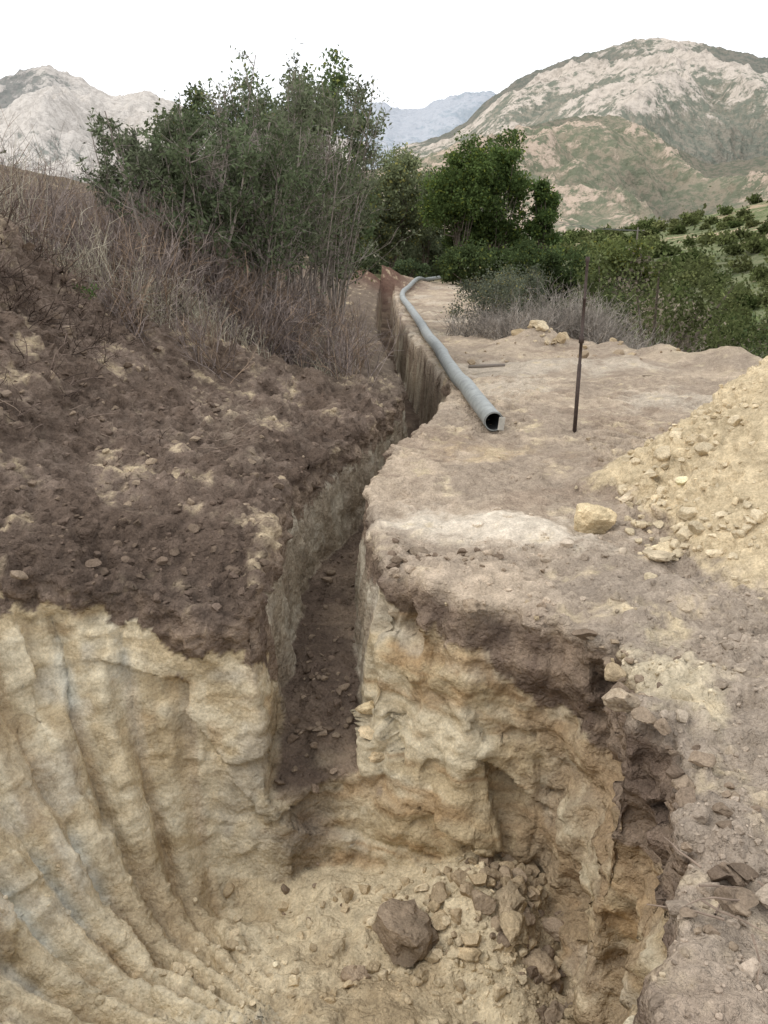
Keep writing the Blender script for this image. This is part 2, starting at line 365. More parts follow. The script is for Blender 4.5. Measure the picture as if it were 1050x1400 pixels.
# ------------------------------------------------------------------ rocks / clods
def ico(sub):
    bm=bmesh.new();bmesh.ops.create_icosphere(bm,subdivisions=sub,radius=1)
    v=np.array([p.co[:] for p in bm.verts]);f=np.array([[x.index for x in q.verts] for q in bm.faces]);bm.free();return v,f
I2=ico(2);I3=ico(3);I4=ico(4)
def rock_shape(I,r,flat=.75,ncut=9,nz=.12):
    v=I[0].copy()
    for i in range(ncut):
        n=r.normal(size=3);n/=np.linalg.norm(n);d=r.uniform(.4,.8)
        e=np.maximum(0,v@n-d);v-=e[:,None]*n
    o=r.uniform(0,50,3)
    v*=(1+nz*fbm(v[:,0]+o[0],v[:,1]+o[1],v[:,2]+o[2],1.8,3))[:,None]
    v*=r.uniform(.75,1.25,3)*[1,1,flat]
    return v
def scatter_rocks(name,pos,size,cols,I,seed,lift=.1):
    r=np.random.default_rng(seed);K=14
    sh=[rock_shape(I,r) for _ in range(K)]
    n=len(pos)
    nvv=len(I[0])
    A=np.stack([sh[k] for k in r.integers(0,K,n)])
    a=r.uniform(0,2*math.pi,n);t=r.uniform(-.7,.7,n)
    ca,sa=np.cos(a),np.sin(a);ct,st=np.cos(t),np.sin(t)
    x=A[...,0];y=A[...,1];z=A[...,2]
    y,z=y*ct[:,None]-z*st[:,None],y*st[:,None]+z*ct[:,None]
    x,y=x*ca[:,None]-y*sa[:,None],x*sa[:,None]+y*ca[:,None]
    A=np.stack([x,y,z],-1)*size[:,None,None]+pos[:,None,:]+np.array([0,0,1])*size[:,None,None]*lift
    Fc=(I[1][None]+(np.arange(n)*nvv)[:,None,None]).reshape(-1,3)
    cc=np.repeat(cols[:,:3],nvv,0)
    return make_mesh(name,A.reshape(-1,3),Fc,[M_ROCK],cc,smooth=False)
r=np.random.default_rng(21)
up=(NZ>.5)
X_,Y_=V2[:,0],V2[:,1];dist=np.hypot(X_,Y_)
w=np.zeros(len(V2))
w+=1.1*up*(dep<.1)*(~left)*(pl<=0)*sm(-.1,.5,fbm(X,Y,Z,.9,3)+.1)*(1-.8*pathm)
w+=3.2*up*left*(dep<.3)*(X>-4.5)
w+=2.0*floorm*sm(-.2,.4,fbm(X,Y,Z,1.6,3))
w+=3*up*(tren>0)
w+=2.0*up*(pl>.03)*(pl<1.2)*sm(-.2,.4,fbm(X,Y,Z,1.4,2)+.2)
w+=5*up*(dep<.35)*sm(.8,1.1,X)*(Y<4.2)*sm(-.1,.4,fbm(X,Y,Z,2,2))
w+=6*floorm*sm(.3,.6,X)
w+=2.5*(dep>0)*(dep<.5)*(NZ>.35)*(X>0)*(Y<5.7)
w*=near_*np.clip(6/np.maximum(dist,2),.3,2)
w/=w.sum()
ii=r.choice(len(V2),15000,p=w,replace=False)
sz=.006*(r.pareto(1.9,len(ii))+1);sz=np.clip(sz,.006,.045)
cc=np.clip(col[ii]*r.uniform(.75,1.3,(len(ii),1)),.02,.85)
scatter_rocks('dirt_clods',V2[ii],sz,cc,I2,5,0)
sub=np.nonzero(up&near_)[0][::3];SX,SY,SZ=V2[sub].T
def snap(x,y):
    return SZ[np.argmin((SX-x)**2+(SY-y)**2)]
def rubble(name,lst,seed,I=I3):
    rr=np.random.default_rng(seed);P=[];S=[];Cc=[]
    for (cx,cy,wx,wy,n,s0,s1,c0,c1) in lst:
        for _ in range(n):
            x=rr.normal(cx,wx);y=rr.normal(cy,wy);s_=s0*(s1/s0)**(rr.random()**1.8)
            z=snap(x,y) if y<11 else hz(x,y)
            P.append((x,y,z));S.append(s_);t=rr.random();Cc.append((np.array(c0)*(1-t)+np.array(c1)*t)*rr.uniform(.85,1.15))
    return scatter_rocks(name,np.array(P),np.array(S),np.array(Cc),I,seed,.2)
SD=(.44,.345,.22);SL=(.62,.52,.36);DK=(.18,.135,.10);DM=(.32,.25,.18)
rubble('rock_rubble',[(.7,4.15,.2,.18,80,.02,.08,SD,DM),(.45,3.8,.25,.2,50,.02,.08,SD,SL),(-.4,4.0,.5,.3,60,.012,.05,SD,SL),(-1.0,3.9,.2,.3,30,.01,.04,SL,SL),
  (.9,3.6,.1,.3,40,.03,.08,DM,DK),(.15,4.3,.4,.15,30,.02,.06,SL,SD)],4)
rubble('soil_clods',[(1.15,3.4,.12,.35,45,.02,.075,DM,DK),(1.25,2.6,.15,.4,40,.02,.08,DM,DK),(-.45,5.3,.15,.4,50,.015,.05,DK,DM),(-.45,7,.15,.8,35,.015,.05,DK,DM),(-2.2,7,.9,1.0,120,.015,.06,DK,DM),(-3.4,8.6,.5,.8,70,.02,.08,DK,DK),(-1.6,5.5,.7,.25,90,.015,.05,DK,DK),(.35,5.25,.35,.12,30,.015,.045,DK,DM)],6)
rubble('sandstone_rubble',[(2.0,6.0,.13,.4,70,.02,.085,SL,SL),(2.35,6.6,.25,.5,60,.02,.09,SL,SL),(2.3,5.2,.15,.25,45,.015,.06,SL,SL),(3.0,6.5,.5,.7,60,.015,.06,SL,SL),(1.6,9.8,.8,1.0,12,.015,.04,SL,DM)],8)
rubble('spoil_rocks',[(3.4,18.4,.5,.4,30,.04,.2,SL,SD),(5.5,16.5,1.6,.8,40,.03,.14,DM,SD),(2.2,16.5,.6,1,15,.02,.08,DM,SD)],18)
def boulder(name,x,y,z,s,c1,seed,flat=.8,nn=.16):
    rr=np.random.default_rng(seed);v=rock_shape(I4,rr,flat,12,nn)
    o=rr.uniform(0,9,3)
    v*=(1+.09*fbm(v[:,0]+o[0],v[:,1],v[:,2],5,3))[:,None]
    cc=np.array(c1)[None]*(1+.45*fbm(v[:,0]+3,v[:,1],v[:,2],1.5,4))[:,None]
    return make_mesh(name,v*s+[x,y,z],I4[1],[M_ROCK],np.clip(cc,.02,.8),smooth=False)
def wpt(u,v,z,):
    k=(v-700)/1150;t=(2-z)/(.299+.954*k);return ((u-525)/1150*t,t*(.954-.299*k),z)
for (u,v,z,s_,c,sd_,fl) in [(545,1262,-1.78,.27,(.25,.195,.14),1,.85),(697,1240,-1.7,.13,(.35,.28,.19),2,.8),(490,1322,-1.85,.09,(.35,.27,.19),3,.8),
    (663,1160,-1.55,.08,(.26,.2,.14),4,.8),(806,708,.07,.19,(.56,.455,.29),5,.8),(915,742,.05,.10,(.58,.48,.32),6,.6),(855,685,.05,.08,(.6,.5,.36),7,.8),
    (900,757,.03,.12,(.48,.4,.28),8,.45),(700,1285,-1.8,.11,(.40,.32,.21),9,.8),(740,1300,-1.75,.10,(.37,.29,.2),10,.8),(640,1310,-1.8,.09,(.52,.41,.26),11,.8),
    (893,1030,-.04,.10,(.27,.215,.165),12,.7),(850,985,-.06,.10,(.36,.29,.21),13,.6),(575,770,-.05,.08,(.22,.175,.13),14,.6),(580,604,.02,.07,(.47,.385,.29),15,.6),(645,865,-.2,.08,(.32,.25,.18),16,.7),
    (505,970,-1.0,.09,(.58,.47,.3),17,.45),(512,1000,-1.1,.10,(.62,.5,.33),18,.5),(515,1030,-1.2,.10,(.60,.48,.31),19,.5)]:
    x,y,z=wpt(u,v,z)
    if z>-.9 or z<-1.4: z=snap(x,y)+s_*fl*.3
    boulder('boulder' if s_>.15 else 'rock',x,y,z,s_,c,sd_,fl)
t_rock=time.time()-T0

# ------------------------------------------------------------------ tubes & leaves
def tubes(P0,P1,R0,R1,k=4):
    P0=np.asarray(P0,float);P1=np.asarray(P1,float);R0=np.asarray(R0,float);R1=np.asarray(R1,float)
    d=P1-P0;d/=np.linalg.norm(d,axis=1)[:,None]+1e-9
    a=np.where(np.abs(d[:,2:3])<.9,np.array([[0,0,1.]]),np.array([[1.,0,0]]))
    u=np.cross(d,a);u/=np.linalg.norm(u,axis=1)[:,None];w_=np.cross(d,u)
    an=np.arange(k)*2*math.pi/k
    o=u[:,None,:]*np.cos(an)[None,:,None]+w_[:,None,:]*np.sin(an)[None,:,None]
    v=np.concatenate([P0[:,None]+o*R0[:,None,None],P1[:,None]+o*R1[:,None,None]],1)
    n=len(P0);bi=(np.arange(n)*2*k)[:,None]
    j=np.arange(k);jn=(j+1)%k
    f=np.stack([bi+j,bi+jn,bi+jn+k,bi+j+k],-1).reshape(-1,4)
    return v.reshape(-1,3),f
def curves(S,D,Ln,R,rr,bend=.3,grav=0.0,seg=4,tip=.3):
    S=np.asarray(S,float);D=np.asarray(D,float);D=D/np.linalg.norm(D,axis=1)[:,None]
    n=len(S);pts=[S];d=D.copy()
    for i in range(seg):
        d=d+rr.normal(0,bend/seg**.5,(n,3))*.6+np.array([0,0,grav/seg]);d/=np.linalg.norm(d,axis=1)[:,None]
        pts.append(pts[-1]+d*(Ln/seg)[:,None])
    pts=np.stack(pts,1)
    rad=np.stack([R*(1-(1-tip)*i/seg) for i in range(seg+1)],1)
    return pts,rad
def seg_arrays(pts,rad):
    return pts[:,:-1].reshape(-1,3),pts[:,1:].reshape(-1,3),rad[:,:-1].ravel(),rad[:,1:].ravel()
def along(pts,idx,t):
    seg=pts.shape[1]-1;f=t*seg;i=np.minimum(f.astype(int),seg-1);w_=(f-i)[:,None]
    return pts[idx,i]*(1-w_)+pts[idx,i+1]*w_, pts[idx,i+1]-pts[idx,i]
def leaves(P,size,rr,asp=.45,droop=0):
    n=len(P);a=rr.normal(size=(n,3));a[:,2]-=droop;a/=np.linalg.norm(a,axis=1)[:,None]
    b_=rr.normal(size=(n,3));b_-=(b_*a).sum(1)[:,None]*a;b_/=np.linalg.norm(b_,axis=1)[:,None]
    s_=size[:,None]
    v=np.stack([P,P+a*s_*.5+b_*s_*asp*.5,P+a*s_,P+a*s_*.5-b_*s_*asp*.5],1).reshape(-1,3)
    f=np.arange(n*4).reshape(n,4);return v,f
def assemble(name,parts):
    vs=[];fs=[];cs=[];mi=[];o=0
    for v,f,c,m in parts:
        vs.append(v);fs.append(f+o);cs.append(c);mi.append(np.full(len(f),m));o+=len(v)
    return make_mesh(name,np.concatenate(vs),np.concatenate(fs),[M_BARK,M_LEAF],np.concatenate(cs),matidx=np.concatenate(mi))
def tree(name,x,y,z,H,W,lc,nb=30,per=500,leaf=.2,tr=.18,seed=1,cb=.25,bark=(.15,.125,.1),wy=None,blob=.26,gapt=-.3):
    rr=np.random.default_rng(seed);wy=wy or W
    cz=(cb+(1-cb)*.5)*H;hh=(1-cb)*.5*H
    d=rr.normal(size=(nb,3));d/=np.linalg.norm(d,axis=1)[:,None];rad=rr.uniform(.25,1.0,nb)**.6
    cen=d*rad[:,None]*[W*.42,wy*.42,hh*.9]+[0,0,cz]
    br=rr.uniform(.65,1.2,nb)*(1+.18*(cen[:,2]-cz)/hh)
    bs=rr.uniform(.6,1.3,nb)*blob*W*.5
    base0=np.array([x,y,z])
    nt_=3
    S=np.tile(base0-[0,0,.1],(nt_,1))+rr.normal(0,tr*.8,(nt_,3))*[1,1,0]
    tp,trd=curves(S,rr.normal(0,.14,(nt_,3))+[0,0,1],np.full(nt_,cz*.9),np.full(nt_,tr),rr,.25,0,5,.4)
    k=rr.integers(0,nt_,nb);t=rr.uniform(.3,1,nb);st,_=along(tp,k,t)
    end=cen+base0;mid=(st+end)/2+rr.normal(0,.04*W,(nb,3))-[0,0,.03*H]
    lp=np.stack([st,mid,end],1);lr=np.stack([np.full(nb,tr*.35),np.full(nb,tr*.22),np.full(nb,tr*.08)],1)
    A=[seg_arrays(tp,trd),seg_arrays(lp,lr)]
    tv,tf=tubes(*[np.concatenate([q[i] for q in A]) for i in range(4)],k=6)
    parts=[(tv,tf,np.tile(np.array(bark),(len(tv),1)),0)]
    n=nb*per;bi=np.repeat(np.arange(nb),per)
    u=rr.normal(size=(n,3));u/=np.linalg.norm(u,axis=1)[:,None]
    rd=rr.random(n)**.5*(1+.4*rr.normal(size=n)*.5)
    P=end[bi]+u*(rd*bs[bi])[:,None]*[1,1,.85]
    gap=fbm(P[:,0],P[:,1],P[:,2],1.6/(.12*W+.3),3);keep=gap>gapt
    P=P[keep];bi=bi[keep];u=u[keep]
    lv,lf=leaves(P,leaf*rr.uniform(.6,1.3,len(P)),rr,.55)
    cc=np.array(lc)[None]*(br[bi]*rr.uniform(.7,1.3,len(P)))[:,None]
    yl=rr.random(len(P))[:,None]<.1;cc=np.where(yl,cc*[1.7,1.4,.9],cc)
    parts.append((lv,lf,np.repeat(cc,4,0),1))
    return assemble(name,parts)
def shrub(name,x,y,z,H,spread,lc,nst=14,leafn=9000,leaf=.06,seed=1,bark=(.2,.16,.14),lstart=.3,upw=1.0,r0=.022):
    rr=np.random.default_rng(seed)
    S=np.tile(np.array([x,y,z-.05]),(nst,1))+rr.normal(0,.22*spread,(nst,3))*[1,1,0]
    az=rr.uniform(0,2*math.pi,nst);ln=rr.uniform(.05,.55,nst)*spread/H*1.2
    D_=np.stack([np.cos(az)*ln,np.sin(az)*ln,np.full(nst,upw)],1)
    Ls=H*rr.uniform(.7,1.02,nst)
    p1,r1=curves(S,D_,Ls,np.full(nst,r0)*rr.uniform(.7,1.3,nst),rr,.3,.1,7,.25)
    n2=nst*9;k=rr.integers(0,nst,n2);t=rr.uniform(.22,.97,n2);s2,d2=along(p1,k,t)
    d2=d2/np.linalg.norm(d2,axis=1)[:,None]+rr.normal(0,.65,(n2,3))*[1,1,.5]
    p2,r2=curves(s2,d2,Ls[k]*(1.15-t)*rr.uniform(.2,.5,n2),np.full(n2,r0*.4),rr,.5,.25,4,.3)
    n3=n2*6;k=rr.integers(0,n2,n3);t=rr.uniform(.15,1,n3);s3,d3=along(p2,k,t)
    d3=d3/(np.linalg.norm(d3,axis=1)[:,None]+1e-6)+rr.normal(0,.6,(n3,3))
    p3,r3=curves(s3,d3,rr.uniform(.12,.38,n3)*H/3.2,np.full(n3,r0*.16),rr,.4,.2,3,.4)
    A=[seg_arrays(p1,r1),seg_arrays(p2,r2)]
    tv,tf=tubes(*[np.concatenate([q[i] for q in A]) for i in range(4)],k=4)
    tv3,tf3=tubes(*seg_arrays(p3,r3),k=3)
    bc=np.array(bark)
    parts=[(tv,tf,np.tile(bc,(len(tv),1)),0),(tv3,tf3,np.tile(bc*1.1,(len(tv3),1)),0)]
    hz3=(p3[:,-1,2]-z)/H;wt=sm(lstart-.1,lstart+.3,hz3)*(rr.random(n3)<.8)*(fbm(s3[:,0],s3[:,1],s3[:,2],1.4,2)>-.28)+.02
    k=rr.choice(n3,leafn,p=wt/wt.sum());P,_=along(p3,k,rr.uniform(.1,1,leafn));P=P+rr.normal(0,.03*H/3.2,P.shape)
    lv,lf=leaves(P,leaf*rr.uniform(.6,1.4,leafn),rr,.34)
    tw=rr.uniform(.65,1.35,n3)
    cc=np.array(lc)[None]*(tw[k]*rr.uniform(.75,1.25,leafn))[:,None]
    parts.append((lv,lf,np.repeat(cc,4,0),1))
    return assemble(name,parts)
def brush(name,pos,H,cols,seed,r0=.005,fan=.5,twig=4):
    rr=np.random.default_rng(seed);n=len(pos)
    S=pos-[0,0,.03];D_=rr.normal(0,fan,(n,3));D_[:,2]=1
    Ls=H*rr.uniform(.5,1.1,n)
    p1,r1=curves(S,D_,Ls,np.full(n,r0),rr,.6,.0,5,.4)
    m=n*twig;k=np.repeat(np.arange(n),twig);t=rr.uniform(.25,1,m);s2,d2=along(p1,k,t)
    d2=d2/np.linalg.norm(d2,axis=1)[:,None]+rr.normal(0,.65,(m,3))
    p2,r2=curves(s2,d2,Ls[k]*rr.uniform(.12,.4,m),np.full(m,r0*.6),rr,.5,.1,3,.5)
    v1,f1=tubes(*seg_arrays(p1,r1),k=3);v2,f2=tubes(*seg_arrays(p2,r2),k=3)
    c1=np.repeat(cols,5*6,0);c2=np.repeat(cols[k],3*6,0)*1.1
    return assemble(name,[(v1,f1,c1,0),(v2,f2,c2,0)])

r=np.random.default_rng(77)
def patch(lst,seed):
    rr=np.random.default_rng(seed);o=[];h=[]
    for cx,cy,wx,wy,n,H in lst:
        nc=max(4,n//40);c=np.stack([rr.normal(cx,wx,nc),rr.normal(cy,wy,nc)],1);ch=rr.uniform(.6,1.25,nc)
        k=rr.integers(0,nc,n)
        p=c[k]+rr.normal(0,.15,(n,2));o.append(p);h.append(H*ch[k])
    p=np.concatenate(o);return np.concatenate([p,height(p[:,0],p[:,1])[:,None]],1),np.concatenate(h)
def ok_left(p,h):
    k=(p[:,0]<tc(p[:,1])-.55)&(p[:,1]>8.8);return p[k],h[k]
p,h=ok_left(*patch([(-2.6,12.0,.9,.7,1300,1.0),(-1.9,12.6,.5,.6,800,1.1),(-4.2,12,.8,.8,800,1.0),(-6,12.5,1.3,1.2,900,1.1),(-1.3,14.5,.4,1.5,700,.9),(-8,16,2,2,1200,1.6),(-5,17,2,2,900,1.6),(-12,22,3,3,1200,2.0)],3))
cc=np.array([.25,.212,.19])*r.uniform(.5,1.3,(len(p),1))*np.where(r.random((len(p),1))<.3,[[1.15,1.0,.8]],[[1.,.97,.96]])
brush('dry_brush',p,h,cc,5,r0=.0055,fan=.5,twig=5)
p,h=ok_left(*patch([(-4.3,10,.5,.5,220,.7),(-5.2,10.5,.6,.6,400,1.1),(-3.3,10.8,.5,.3,200,.6),(-2.3,11.3,.5,.3,220,.5),(-1.1,12.6,.2,.8,250,.5),(-5.0,9.8,.35,.3,260,1.2)],6))
cc=np.array([.47,.43,.33])*r.uniform(.6,1.2,(len(p),1))
brush('dry_grass',p,h,cc,7,r0=.004,fan=.3,twig=2)
p,h=patch([(-3.9,8.7,.35,.4,260,.55),(-3.3,8.2,.4,.3,190,.4),(-2.9,7.5,.5,.6,120,.35),(-3.6,9.3,.6,.2,200,.45),(-4.2,7.6,.4,.5,170,.45)],8)
brush('exposed_roots',p,h,np.tile([.09,.068,.055],(len(p),1))*r.uniform(.6,2.4,(len(p),1)),9,r0=.0065,fan=1.8,twig=3)
p,h=patch([(-2.6,6.4,.8,.9,46,.3),(1.9,3.0,.5,.6,16,.25),(-1.5,8.5,.8,1,34,.35),(1.2,2.4,.3,.3,8,.2)],10)
p[:,2]+=.04
rr=np.random.default_rng(3);nn=len(p);Dd=rr.normal(size=(nn,3));Dd[:,2]=.1
pt,rd=curves(p,Dd,h,np.full(nn,.0045),rr,.6,-.1,4,.4);tv,tf=tubes(*seg_arrays(pt,rd),k=5)
assemble('dead_twigs',[(tv,tf,np.tile([.26,.2,.155],(len(tv),1)),0)])
shrub('green_weed',-3.35,9.6,hz(-3.35,9.6),.28,.45,(.10,.16,.05),10,260,.045,71,lstart=.0,r0=.004)
for (x,y,zt_,sp,n,ln,sd_) in [(-2.55,12.2,3.9,1.0,14,6500,1),(-3.25,12.8,3.75,1.0,12,5200,2),(-1.85,13.0,4.0,1.0,14,7000,3),(-1.35,14.2,4.5,.8,12,7000,4),(-1.0,15.8,5.0,.8,12,7000,6),(-2.4,15,5.0,1.2,13,8000,7),(-3.9,13.5,3.9,1.0,12,5000,8)]:
    z=hz(x,y);shrub('willow_shrub',x,y,z,zt_-z+.1,sp,(.125,.155,.085) if sd_%2 else (.145,.165,.10),n,ln,.08,sd_+30,lstart=.22,bark=(.27,.235,.205))
def ttree(name,x,y,ztop,*a,**k):
    z=hz(x,y);return tree(name,x,y,z,ztop-z,*a,**k)
ttree('willow_tree',-1.15,20.5,6.6,2.4,(.12,.16,.075),64,330,.10,.045,41,.1,blob=.32)
ttree('willow_tree',-2.6,21,6.5,2.8,(.12,.155,.075),64,330,.10,.045,42,.1,blob=.30)
ttree('willow_tree',-4.4,22,6.0,2.8,(.125,.155,.08),54,300,.10,.045,43,.1,blob=.30)
tree('olive_shrub',-12,24,hz(-12,24),2.8,3.5,(.11,.12,.07),26,400,.12,.05,44,.1)
# --- centre trees
ttree('cottonwood_tree',.6,66,9.6,6.0,(.18,.205,.11),50,560,.24,.16,50,.08,blob=.36)
ttree('cottonwood_tree',-2.8,62,8.6,5.5,(.16,.185,.10),40,460,.24,.16,51,.1,blob=.36)
ttree('cottonwood_tree',3.4,70,8.6,3.6,(.18,.205,.12),26,420,.24,.16,59,.1,blob=.36)
ttree('oak_tree',5.0,58,9.0,5.2,(.105,.15,.05),52,640,.21,.16,52,.1,blob=.36)
ttree('oak_tree',7.7,59,9.6,4.6,(.10,.145,.05),46,640,.21,.16,57,.08,blob=.36)
ttree('oak_tree',10.6,60,7.3,3.4,(.095,.14,.048),34,560,.21,.16,53,.05,blob=.38)
ttree('oak_tree',8.6,47,2.6,5.5,(.075,.105,.043),36,560,.18,.16,54,.05)
ttree('oak_tree',5.0,50,2.2,5,(.08,.11,.045),30,500,.18,.16,55,.05)
ttree('oak_tree',11.3,42,2.9,4.4,(.13,.155,.055),34,560,.17,.14,56,.05,blob=.34)
ttree('oak_tree',1.5,54,1.3,3.4,(.09,.12,.06),26,400,.16,.1,58,.0)
tree('coyote_bush',2.6,21.5,hz(2.6,21.5)-.1,1.65,2.1,(.15,.165,.115),28,420,.055,.03,60,.0,bark=(.25,.22,.18),blob=.36)
tree('coyote_bush',3.6,23.5,hz(3.6,23.5)-.1,1.8,2.0,(.13,.145,.10),26,400,.055,.03,61,.0,bark=(.25,.22,.18),blob=.36)
p,h=patch([(4.6,21,.8,.8,900,1.1),(6.2,20.5,.8,.8,800,1.1),(3.4,20.5,.6,.4,500,.7),(2.4,20.3,.5,.4,400,.8),(8.5,18.5,1.2,1,800,.9),(10,22,1.5,1.5,900,1.4)],12)
brush('gray_brush',p,h,np.array([.34,.305,.265])*r.uniform(.5,1.25,(len(p),1)),13,r0=.006,fan=.6,twig=4)
def woodland(name,items,seed,per=90,leaf=.45):
    rr=np.random.default_rng(seed);P=[];Cc=[];Sz=[];TS=[]
    for (x,y,z,H,W,lc) in items:
        nb=16;d=rr.normal(size=(nb,3));d/=np.linalg.norm(d,axis=1)[:,None]
        cen=d*rr.uniform(.3,1,nb)[:,None]*[W*.42,W*.42,H*.4]+[x,y,z+H*.5]
        bs=rr.uniform(.5,1.2,nb)*W*.22;br=rr.uniform(.55,1.3,nb)*rr.uniform(.7,1.25)
        ds=np.clip(math.hypot(x,y)/70,.42,3);pn=int(per*np.clip(1/ds,.5,2.2))
        bi=np.repeat(np.arange(nb),pn);n=len(bi);u=rr.normal(size=(n,3));u/=np.linalg.norm(u,axis=1)[:,None]
        P.append(cen[bi]+u*(rr.random(n)**.5*(1+.25*rr.normal(size=n))*bs[bi])[:,None]);Cc.append(np.array(lc)*(br[bi]*rr.uniform(.7,1.3,n))[:,None]);Sz.append(np.full(n,leaf*ds)*rr.uniform(.6,1.3,n))
        TS.append((np.tile([x,y,z-.3],(5,1)),cen[:5],np.full(5,.015*H),np.full(5,.005*H)))
    P=np.concatenate(P);Cc=np.concatenate(Cc);Sz=np.concatenate(Sz)
    lv,lf=leaves(P,Sz,rr,.6)
    tv,tf=tubes(*[np.concatenate([q[i] for q in TS]) for i in range(4)],k=5)
    return assemble(name,[(tv,tf,np.tile([.15,.125,.1],(len(tv),1)),0),(lv,lf,np.repeat(Cc,4,0),1)])
items=[];rr=np.random.default_rng(90)
for i in range(190):
    y=26+84*rr.random()**.8;x=rr.uniform(.16,.60)*y+rr.uniform(0,3)
    if x<7: x+=6
    g=rr.random()**1.1;lc=(np.array([.055,.08,.035])*(1-g)+np.array([.19,.205,.085])*g)*(.8+.006*y)
    if rr.random()<.2: lc=np.array([.24,.205,.155])
    z=hz(x,y);H=rr.uniform(1.8,5.4);items.append((x,y,z-.3,H,H*rr.uniform(.8,1.4),lc))
for (u,y,H) in [(995,60,9.0),(1045,52,8.5),(940,75,8.5),(880,58,6.5)]:
    x=(u-525)/1276*y;items.append((x,y,hz(x,y)-.3,H,H*.8,np.array([.12,.145,.055])))
for i in range(40):
    y=rr.uniform(68,95);x=rr.uniform(-16,14);z=hz(x,y);H=rr.uniform(4,6.5);items.append((x,y,z,H,H*1.0,np.array([.13,.155,.085])))
woodland('distant_woodland',items,91,per=88,leaf=.32)
t_tree=time.time()-T0

# ------------------------------------------------------------------ hills
def hill_mat(name,rock,rock2,green,soil,haze,hz_amt,scale,gthr=.5,bump=8,wd=.05):
    m,nt,out=new_mat(name)
    P=nd(nt,'ShaderNodeNewGeometry').outputs['Position']
    med=noise_n(nt,P,.022*scale,6,.68);fine=noise_n(nt,P,.10*scale,4,.75)
    def mix(f,a,b_):
        x=nd(nt,'ShaderNodeMix',data_type='RGBA');nt.links.new(f,x.inputs[0])
        for s_,q in ((6,a),(7,b_)):
            if isinstance(q,tuple): x.inputs[s_].default_value=(*q,1)
            else: nt.links.new(q,x.inputs[s_])
        return x.outputs[2]
    rk=mix(ramp(nt,fine,[(.4,0),(.56,1)]),rock2,rock)
    vg=mix(ramp(nt,fine,[(.44,0),(.56,1)]),green,soil)
    at=nd(nt,'ShaderNodeAttribute',attribute_name='Col').outputs['Color']
    sp=nd(nt,'ShaderNodeSeparateColor');nt.links.new(at,sp.inputs[0])
    a1=nd(nt,'ShaderNodeMath',operation='MULTIPLY_ADD');nt.links.new(fine,a1.inputs[0]);a1.inputs[1].default_value=.8;nt.links.new(med,a1.inputs[2])
    a2=nd(nt,'ShaderNodeMath',operation='ADD');nt.links.new(sp.outputs[0],a2.inputs[0]);nt.links.new(a1.outputs[0],a2.inputs[1])
    a3=nd(nt,'ShaderNodeMath',operation='MULTIPLY');nt.links.new(a2.outputs[0],a3.inputs[0]);a3.inputs[1].default_value=.5
    c=mix(ramp(nt,a3.outputs[0],[(gthr,0),(gthr+wd,1)]),vg,rk)
    c=mul(nt,c,ramp(nt,sp.outputs[1],[(.15,.7),(.6,1.08)]))
    x=nd(nt,'ShaderNodeMix',data_type='RGBA');x.inputs[0].default_value=hz_amt;nt.links.new(c,x.inputs[6]);x.inputs[7].default_value=(*haze,1)  # aerial haze painted into the base colour, a fixed amount per hill material
    b_=nd(nt,'ShaderNodeBsdfDiffuse');nt.links.new(x.outputs[2],b_.inputs[0])
    bp=nd(nt,'ShaderNodeBump');bp.inputs['Distance'].default_value=bump;bp.inputs['Strength'].default_value=1;nt.links.new(med,bp.inputs['Height']);nt.links.new(bp.outputs[0],b_.inputs['Normal'])
    nt.links.new(b_.outputs[0],out.inputs[0]);return m
def el(u,v):
    k=(v-700)/1150;yy=.954-.299*k;return ((u-525)/1150/yy,(-.299-.954*k)/yy)
def hill(name,prof,R0,RC,R1,mat,na=420,nr=200,amp=.16,ns=None,z0=-12,seed=0,power=1.0,rockh=.4,crag=.03,rb=0):
    pr=np.array([el(u,v) for u,v in prof]);az=np.arctan(pr[:,0])
    a=np.linspace(az.min(),az.max(),na);e=np.interp(a,az,pr[:,1]);k=np.hanning(13);k/=k.sum();e=np.convolve(np.pad(e,6,mode='edge'),k,'valid')
    rr_=np.concatenate([np.linspace(R0,RC,int(nr*.8),endpoint=False),np.linspace(RC,R1,nr-int(nr*.8))])
    A,RR=np.meshgrid(a,rr_);E=np.broadcast_to(e,A.shape)
    Xh=RR*np.sin(A);Yh=RR*np.cos(A)
    zc=E*RC*np.cos(A)+2
    t=np.clip((RR-R0)/(RC-R0),0,1);bk=np.clip((RR-RC)/(R1-RC),0,1)
    s_=ns or 4.5/(RC-R0)
    xf=Xh.ravel();yf=Yh.ravel();zf=xf*0
    wx=xf+.35/s_*fbm(xf,yf,zf,s_*1.3,3);wy=yf*.6+.25/s_*fbm(xf+99,yf,zf,s_*1.3,3)
    rd=ridged(wx+seed,wy,zf+seed,s_,7,.48).reshape(A.shape)
    rd=(rd-rd.mean())/rd.std()*.2+.5
    fb_=ridged(xf+seed,yf,zf,s_*9,4,.6).reshape(A.shape);fb_-=fb_.mean()
    env=np.sin(np.pi*np.clip(t,0,1)**.85)*.95+.04
    Zh=z0+(zc-z0)*(t**power)*(1-.5*bk)+zc*amp*(rd-.5)*env*(1-bk)+zc*crag*fb_*np.minimum(t*4,1)
    V_=np.stack([xf,yf,Zh.ravel()],1)
    idx=np.arange(A.size).reshape(A.shape)
    f=q4(idx[:-1,:-1],idx[:-1,1:],idx[1:,1:],idx[1:,:-1])
    cr_=np.clip(.5+(rd-.5)*.8+rockh*(t-.6)+rb,0,1)
    rn=np.clip(rd,0,1)
    return make_mesh(name,V_,f,[mat],np.stack([cr_.ravel(),rn.ravel(),rn.ravel()],1),smooth=True)
HAZE_TINT=(.49,.51,.54)
